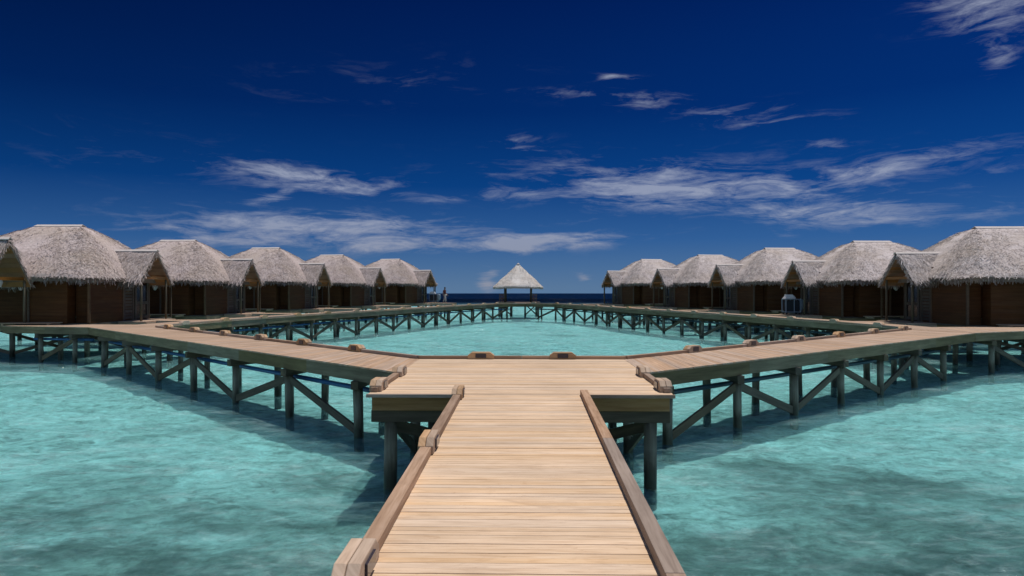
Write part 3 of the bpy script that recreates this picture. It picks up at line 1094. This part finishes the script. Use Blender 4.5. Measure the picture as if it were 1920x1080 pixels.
def water_mat():
    m, t = material('lagoon_water')
    t.t.nodes.remove(t.p)
    pos = t.n('ShaderNodeNewGeometry').outputs['Position']
    w1 = t.noise(t.mapv(pos, (1, 1.5, 1)), 1.0, 5, .6, .5)
    w2 = t.noise(t.mapv(pos, (2.2, 4.4, 1), (0, 0, 0), (0, 0, .25)), 1.5, 5, .62, .8)
    w3 = t.noise(t.mapv(pos, (1, 1.8, 1), (9, 4, 0), (0, 0, -.3)), 6, 6, .7, .6)
    h = t.m('ADD', t.m('ADD', t.m('MULTIPLY', w1, .5), t.m('MULTIPLY', w2, .36)), t.m('MULTIPLY', w3, .16))
    bump = t.n('ShaderNodeBump', {'Strength': 1, 'Distance': .55, 'Height': h}).outputs[0]
    bumps = t.n('ShaderNodeBump', {'Strength': 1, 'Distance': .60, 'Height': h}).outputs[0]
    xyz = t.n('ShaderNodeSeparateXYZ', {0: pos})
    rr = t.m('SQRT', t.m('ADD', t.m('POWER', xyz.outputs[0], 2), t.m('POWER', t.m('MULTIPLY', xyz.outputs[1], .72), 2)))
    deep = t.m('MULTIPLY', t.m('SUBTRACT', rr, 88), .04, clamp=True)
    # light scattered back from inside the water body
    tone = t.m('ADD', t.m('MULTIPLY', t.noise(t.mapv(pos, (1, 1.7, 1)), .30, 6, .68, .6), .45), t.m('MULTIPLY', t.noise(t.mapv(pos, (1, 2.2, 1), (0, 0, 0), (0, 0, .15)), 1.6, 9, .72, .9), .55))
    sc1 = t.ramp(tone, [(.38, (.08, .25, .27)), (.5, (.22, .48, .50)), (.6, (.55, .84, .85))])
    sc1 = t.mix(deep, sc1, (.001, .012, .035, 1))
    dif = t.n('ShaderNodeBsdfDiffuse', {'Color': sc1, 'Normal': bump})
    tint = t.mix(deep, (.555, .89, .905, 1), (.08, .30, .48, 1))
    tr = t.n('ShaderNodeBsdfTransparent', {'Color': tint})
    rf = t.n('ShaderNodeBsdfRefraction', {'Color': tint, 'Roughness': .02, 'IOR': 1.33, 'Normal': bumps})
    see = t.n('ShaderNodeMixShader', {0: .26, 1: tr.outputs[0], 2: rf.outputs[0]})
    k = t.m('MULTIPLY_ADD', tone, -1.6, 1.66, clamp=True)
    body = t.n('ShaderNodeMixShader', {0: k, 1: dif.outputs[0], 2: see.outputs[0]})
    gl = t.n('ShaderNodeBsdfGlossy', {'Color': (1, 1, 1, 1), 'Roughness': .08, 'Normal': bumps})
    fr = t.n('ShaderNodeFresnel', {'IOR': 1.33, 'Normal': bump}).outputs[0]
    fr = t.m('MULTIPLY', t.m('MINIMUM', t.m('MULTIPLY', fr, .75), .24), t.m('MULTIPLY_ADD', deep, -.75, 1))
    out = t.n('ShaderNodeMixShader', {0: fr, 1: body.outputs[0], 2: gl.outputs[0]})
    t.set(t.out.inputs['Surface'], out.outputs[0])
    return m

def bed_mat():
    m, t = material('sandy_sea_bed')
    pos = t.n('ShaderNodeNewGeometry').outputs['Position']
    xyz = t.n('ShaderNodeSeparateXYZ', {0: pos})
    big = t.noise(t.mapv(pos, (1, 1.3, 1), (3.1, 1.7, 0)), .17, 6, .62, .5)
    mid = t.noise(pos, .8, 6, .68, .6)
    fine = t.m('ADD', t.m('MULTIPLY', t.noise(t.mapv(pos, (1, 1.6, 1)), 1.7, 6, .7, .8), .6), t.m('MULTIPLY', t.noise(pos, 7, 5, .7, .5), .4))
    sand = t.ramp(fine, [(.38, (.24, .24, .22)), (.5, (.68, .68, .65)), (.6, (.97, .97, .94))])
    reef = t.ramp(t.m('ADD', t.m('MULTIPLY', mid, .6), t.m('MULTIPLY', fine, .4)), [(.37, (.05, .045, .043)), (.5, (.20, .19, .175)), (.62, (.58, .56, .51))])
    # coral and weed grow outside the dredged lagoon, mostly towards the camera
    zone = t.m('MULTIPLY', t.m('SUBTRACT', 16.5, t.m('ADD', xyz.outputs[1], t.m('MULTIPLY', mid, 5))), .22, clamp=True)
    v = t.m('ADD', t.m('MULTIPLY', big, .70), t.m('MULTIPLY', mid, .30))
    f = t.m('MULTIPLY', t.m('SUBTRACT', v, t.m('MULTIPLY_ADD', zone, -.125, .54)), 12, clamp=True)
    col = t.mix(t.m('MULTIPLY', f, .92), sand, reef)
    rr = t.m('SQRT', t.m('ADD', t.m('POWER', xyz.outputs[0], 2), t.m('POWER', t.m('MULTIPLY', xyz.outputs[1], .72), 2)))
    deep = t.m('MULTIPLY', t.m('SUBTRACT', rr, 95), .03, clamp=True)
    col = t.mix(deep, col, (.003, .015, .045, 1))
    t.set(t.p.inputs['Base Color'], col)
    t.p.inputs['Roughness'].default_value = 1
    t.p.inputs['Specular IOR Level'].default_value = 0
    return m
def wavez(x, y):
    k = near(x, y)
    if k <= 0:
        return curve(x, y)
    h = mnoise.noise(Vector((x * .55 + y * .1, y * .8, 1.3))) * .045 + mnoise.noise(Vector((x * 1.3 - y * .4, y * 2.1, 7.7))) * .035 + mnoise.noise(Vector((x * 2.9, y * 4.2, 3.1))) * .016
    return curve(x, y) + h * k
sheet('water', wavez, water_mat(), .14)
sheet('seabed', bedz, bed_mat(), .2)

# ------------------------------------------------------------------ sky, clouds, sun
SUN = Vector((.18, .27, .94)).normalized()
el, az = math.asin(SUN.z), math.atan2(SUN.x, SUN.y)
w = bpy.data.worlds.new('World')
sc.world = w
w.use_nodes = True
t = NT(w.node_tree)
bg = w.node_tree.nodes['Background']
d = t.n('ShaderNodeTexCoord').outputs['Generated']
xyz = t.n('ShaderNodeSeparateXYZ', {0: d})
dx, dy, dz = xyz.outputs
azn = t.m('ARCTAN2', dx, dy)
eln = t.m('ARCSINE', dz)
sky = t.n('ShaderNodeTexSky', sky_type='NISHITA', sun_disc=False, sun_elevation=el, sun_rotation=az, air_density=1, dust_density=.4, ozone_density=2.5)
nish = t.mix(1, sky.outputs[0], grey(.11), 'MULTIPLY')
# polarised deep blue in the half of the sky opposite the camera's back
ev = [(0, s2l(88, 119, 154)), (40, s2l(72, 109, 153)), (90, s2l(48, 93, 149)), (190, s2l(10, 63, 128)), (330, s2l(2, 42, 104)), (540, s2l(1, 29, 86)), (900, s2l(1, 24, 74))]
stops = [(math.atan(p / 1300) / .7, c) for p, c in ev]
deep = t.ramp(t.m('DIVIDE', eln, .7, clamp=True), stops)
lr = t.m('MULTIPLY_ADD', azn, .55, 1.0)
hi = t.m('MULTIPLY', eln, 3.0, clamp=True)
lr = t.m('MULTIPLY_ADD', t.m('SUBTRACT', lr, 1), hi, 1)
deep = t.mix(1, deep, t.n('ShaderNodeCombineColor', {0: lr, 1: lr, 2: lr}).outputs[0], 'MULTIPLY')
front = t.m('MULTIPLY_ADD', dy, 2.2, .6, clamp=True)
skycol = t.mix(front, nish, deep)
# clouds: streaky noise in azimuth / elevation gathered into banks
vec = t.n('ShaderNodeCombineXYZ', {0: azn, 1: eln, 2: 0.0}).outputs[0]
warp = t.noise(t.mapv(vec, (3, 9, 1)), 1.6, 3, .5, 0, 'Color')
vw = t.n('ShaderNodeVectorMath', {0: vec, 1: t.n('ShaderNodeVectorMath', {0: t.n('ShaderNodeVectorMath', {0: warp, 1: (.5, .5, .5)}, operation='SUBTRACT').outputs[0], 1: (.09, .035, 0)}, operation='MULTIPLY').outputs[0]}, operation='ADD').outputs[0]
n1 = t.noise(t.mapv(vw, (9, 52, 1), (2.3, 5.1, 0), (0, 0, .03)), 1, 10, .66, .6)
n2 = t.noise(t.mapv(vw, (30, 130, 1)), 1, 7, .68, .6)
nn = t.m('ADD', t.m('MULTIPLY', n1, .72), t.m('MULTIPLY', n2, .28))
clouds = [(1290, 350, 310, 46, 1.05, -3), (1250, 358, 150, 28, 1.35, -3), (1620, 322, 240, 26, .75, 5), (1560, 398, 260, 28, .95, -3), (1000, 365, 130, 14, .6, 0), (1815, 342, 75, 15, .55, 8),
          (580, 334, 190, 24, 1.0, -4), (512, 366, 60, 14, .85, 24), (820, 372, 110, 9, .4, 4), (600, 436, 330, 34, 1.15, 0), (470, 448, 150, 14, 1.0, 0), (760, 465, 170, 12, 1.0, 0), (330, 452, 150, 12, .45, 0), (985, 458, 175, 15, 1.7, 3), (700, 420, 170, 14, .4, 0),
          (1130, 185, 150, 10, .55, -2), (1190, 192, 70, 14, .75, -4), (1150, 147, 42, 7, .75, 0), (1390, 210, 130, 18, .5, -6), (1460, 228, 90, 7, .6, -1), (965, 255, 55, 9, .55, -2), (975, 273, 60, 8, .55, -2), (1550, 272, 50, 14, .6, -8),
          (1855, 18, 115, 44, .85, -10), (1845, 100, 46, 26, .75, 0), (915, 522, 20, 24, 1.3, 0), (1078, 525, 14, 13, .9, 0), (1090, 300, 50, 8, .4, 0), (270, 290, 220, 46, .16, 0), (720, 150, 220, 34, .16, 5), (1080, 412, 50, 7, .4, 0),
          (1480, 430, 60, 12, .5, 12), (1720, 400, 120, 14, .5, 3)]
total = None
for cx, cy, rx, ry, st, tilt in clouds:
    ca = math.atan((cx - 985) / 1300)
    ce = math.atan((540 - cy) / 1300 * math.cos(ca))
    sx, sy = rx / 1300 * math.cos(ca) ** 2, ry / 1300 * math.cos(ca)
    c_, s_ = math.cos(R(tilt)), math.sin(R(tilt))
    ax = t.m('SUBTRACT', t.n('ShaderNodeSeparateXYZ', {0: vw}).outputs[0], ca)
    ay = t.m('SUBTRACT', t.n('ShaderNodeSeparateXYZ', {0: vw}).outputs[1], ce)
    u = t.m('ADD', t.m('MULTIPLY', ax, c_ / sx), t.m('MULTIPLY', ay, s_ / sx))
    v = t.m('ADD', t.m('MULTIPLY', ax, -s_ / sy), t.m('MULTIPLY', ay, c_ / sy))
    q = t.m('ADD', t.m('POWER', u, 2), t.m('POWER', v, 2))
    g = t.m('MULTIPLY', t.m('POWER', 2.718, t.m('MULTIPLY', q, -1.0)), st)
    total = g if total is None else t.m('MAXIMUM', total, g)
dens = t.m('MULTIPLY', t.m('ADD', t.m('MULTIPLY_ADD', total, .80, -.02), t.m('MULTIPLY', t.m('SUBTRACT', nn, .53), 4.6)), 1.0, clamp=True)
dens = t.m('MULTIPLY', t.m('POWER', dens, 1.25), t.m('MULTIPLY', total, 1.5, clamp=True))
lowwarm = t.m('SUBTRACT', 1, t.m('MULTIPLY', eln, 9), clamp=True)
ccol = t.mix(lowwarm, s2l(166, 174, 194), s2l(152, 152, 164))
skycol = t.mix(t.m('MULTIPLY', dens, .70), skycol, ccol)
t.set(bg.inputs['Color'], skycol)
bg.inputs['Strength'].default_value = 1.0

sl = bpy.data.lights.new('sun', 'SUN')
sl.energy = 4.0
sl.angle = R(.55)
sl.color = (1, .95, .88)
so = bpy.data.objects.new('sun', sl)
so.rotation_euler = (-SUN).to_track_quat('-Z', 'Y').to_euler()
so.location = (0, 0, 50)
COL.objects.link(so)

# ------------------------------------------------------------------ camera
cam = bpy.data.cameras.new('camera')
cam.sensor_width = 36
cam.lens = 36 * 1300 / 1920
cam.clip_start = .1
cam.clip_end = 20000
co = bpy.data.objects.new('camera', cam)
co.location = (.08, 0, DZ + 1.62)
co.rotation_euler = (R(90), 0, math.atan(25 / 1300))
COL.objects.link(co)
sc.camera = co
sc.view_settings.view_transform = 'Standard'
sc.view_settings.look = 'None'
sc.view_settings.exposure = 0
sc.view_settings.gamma = 1
sc.cycles.max_bounces = 8
sc.cycles.transparent_max_bounces = 12
sc.cycles.use_denoising = True
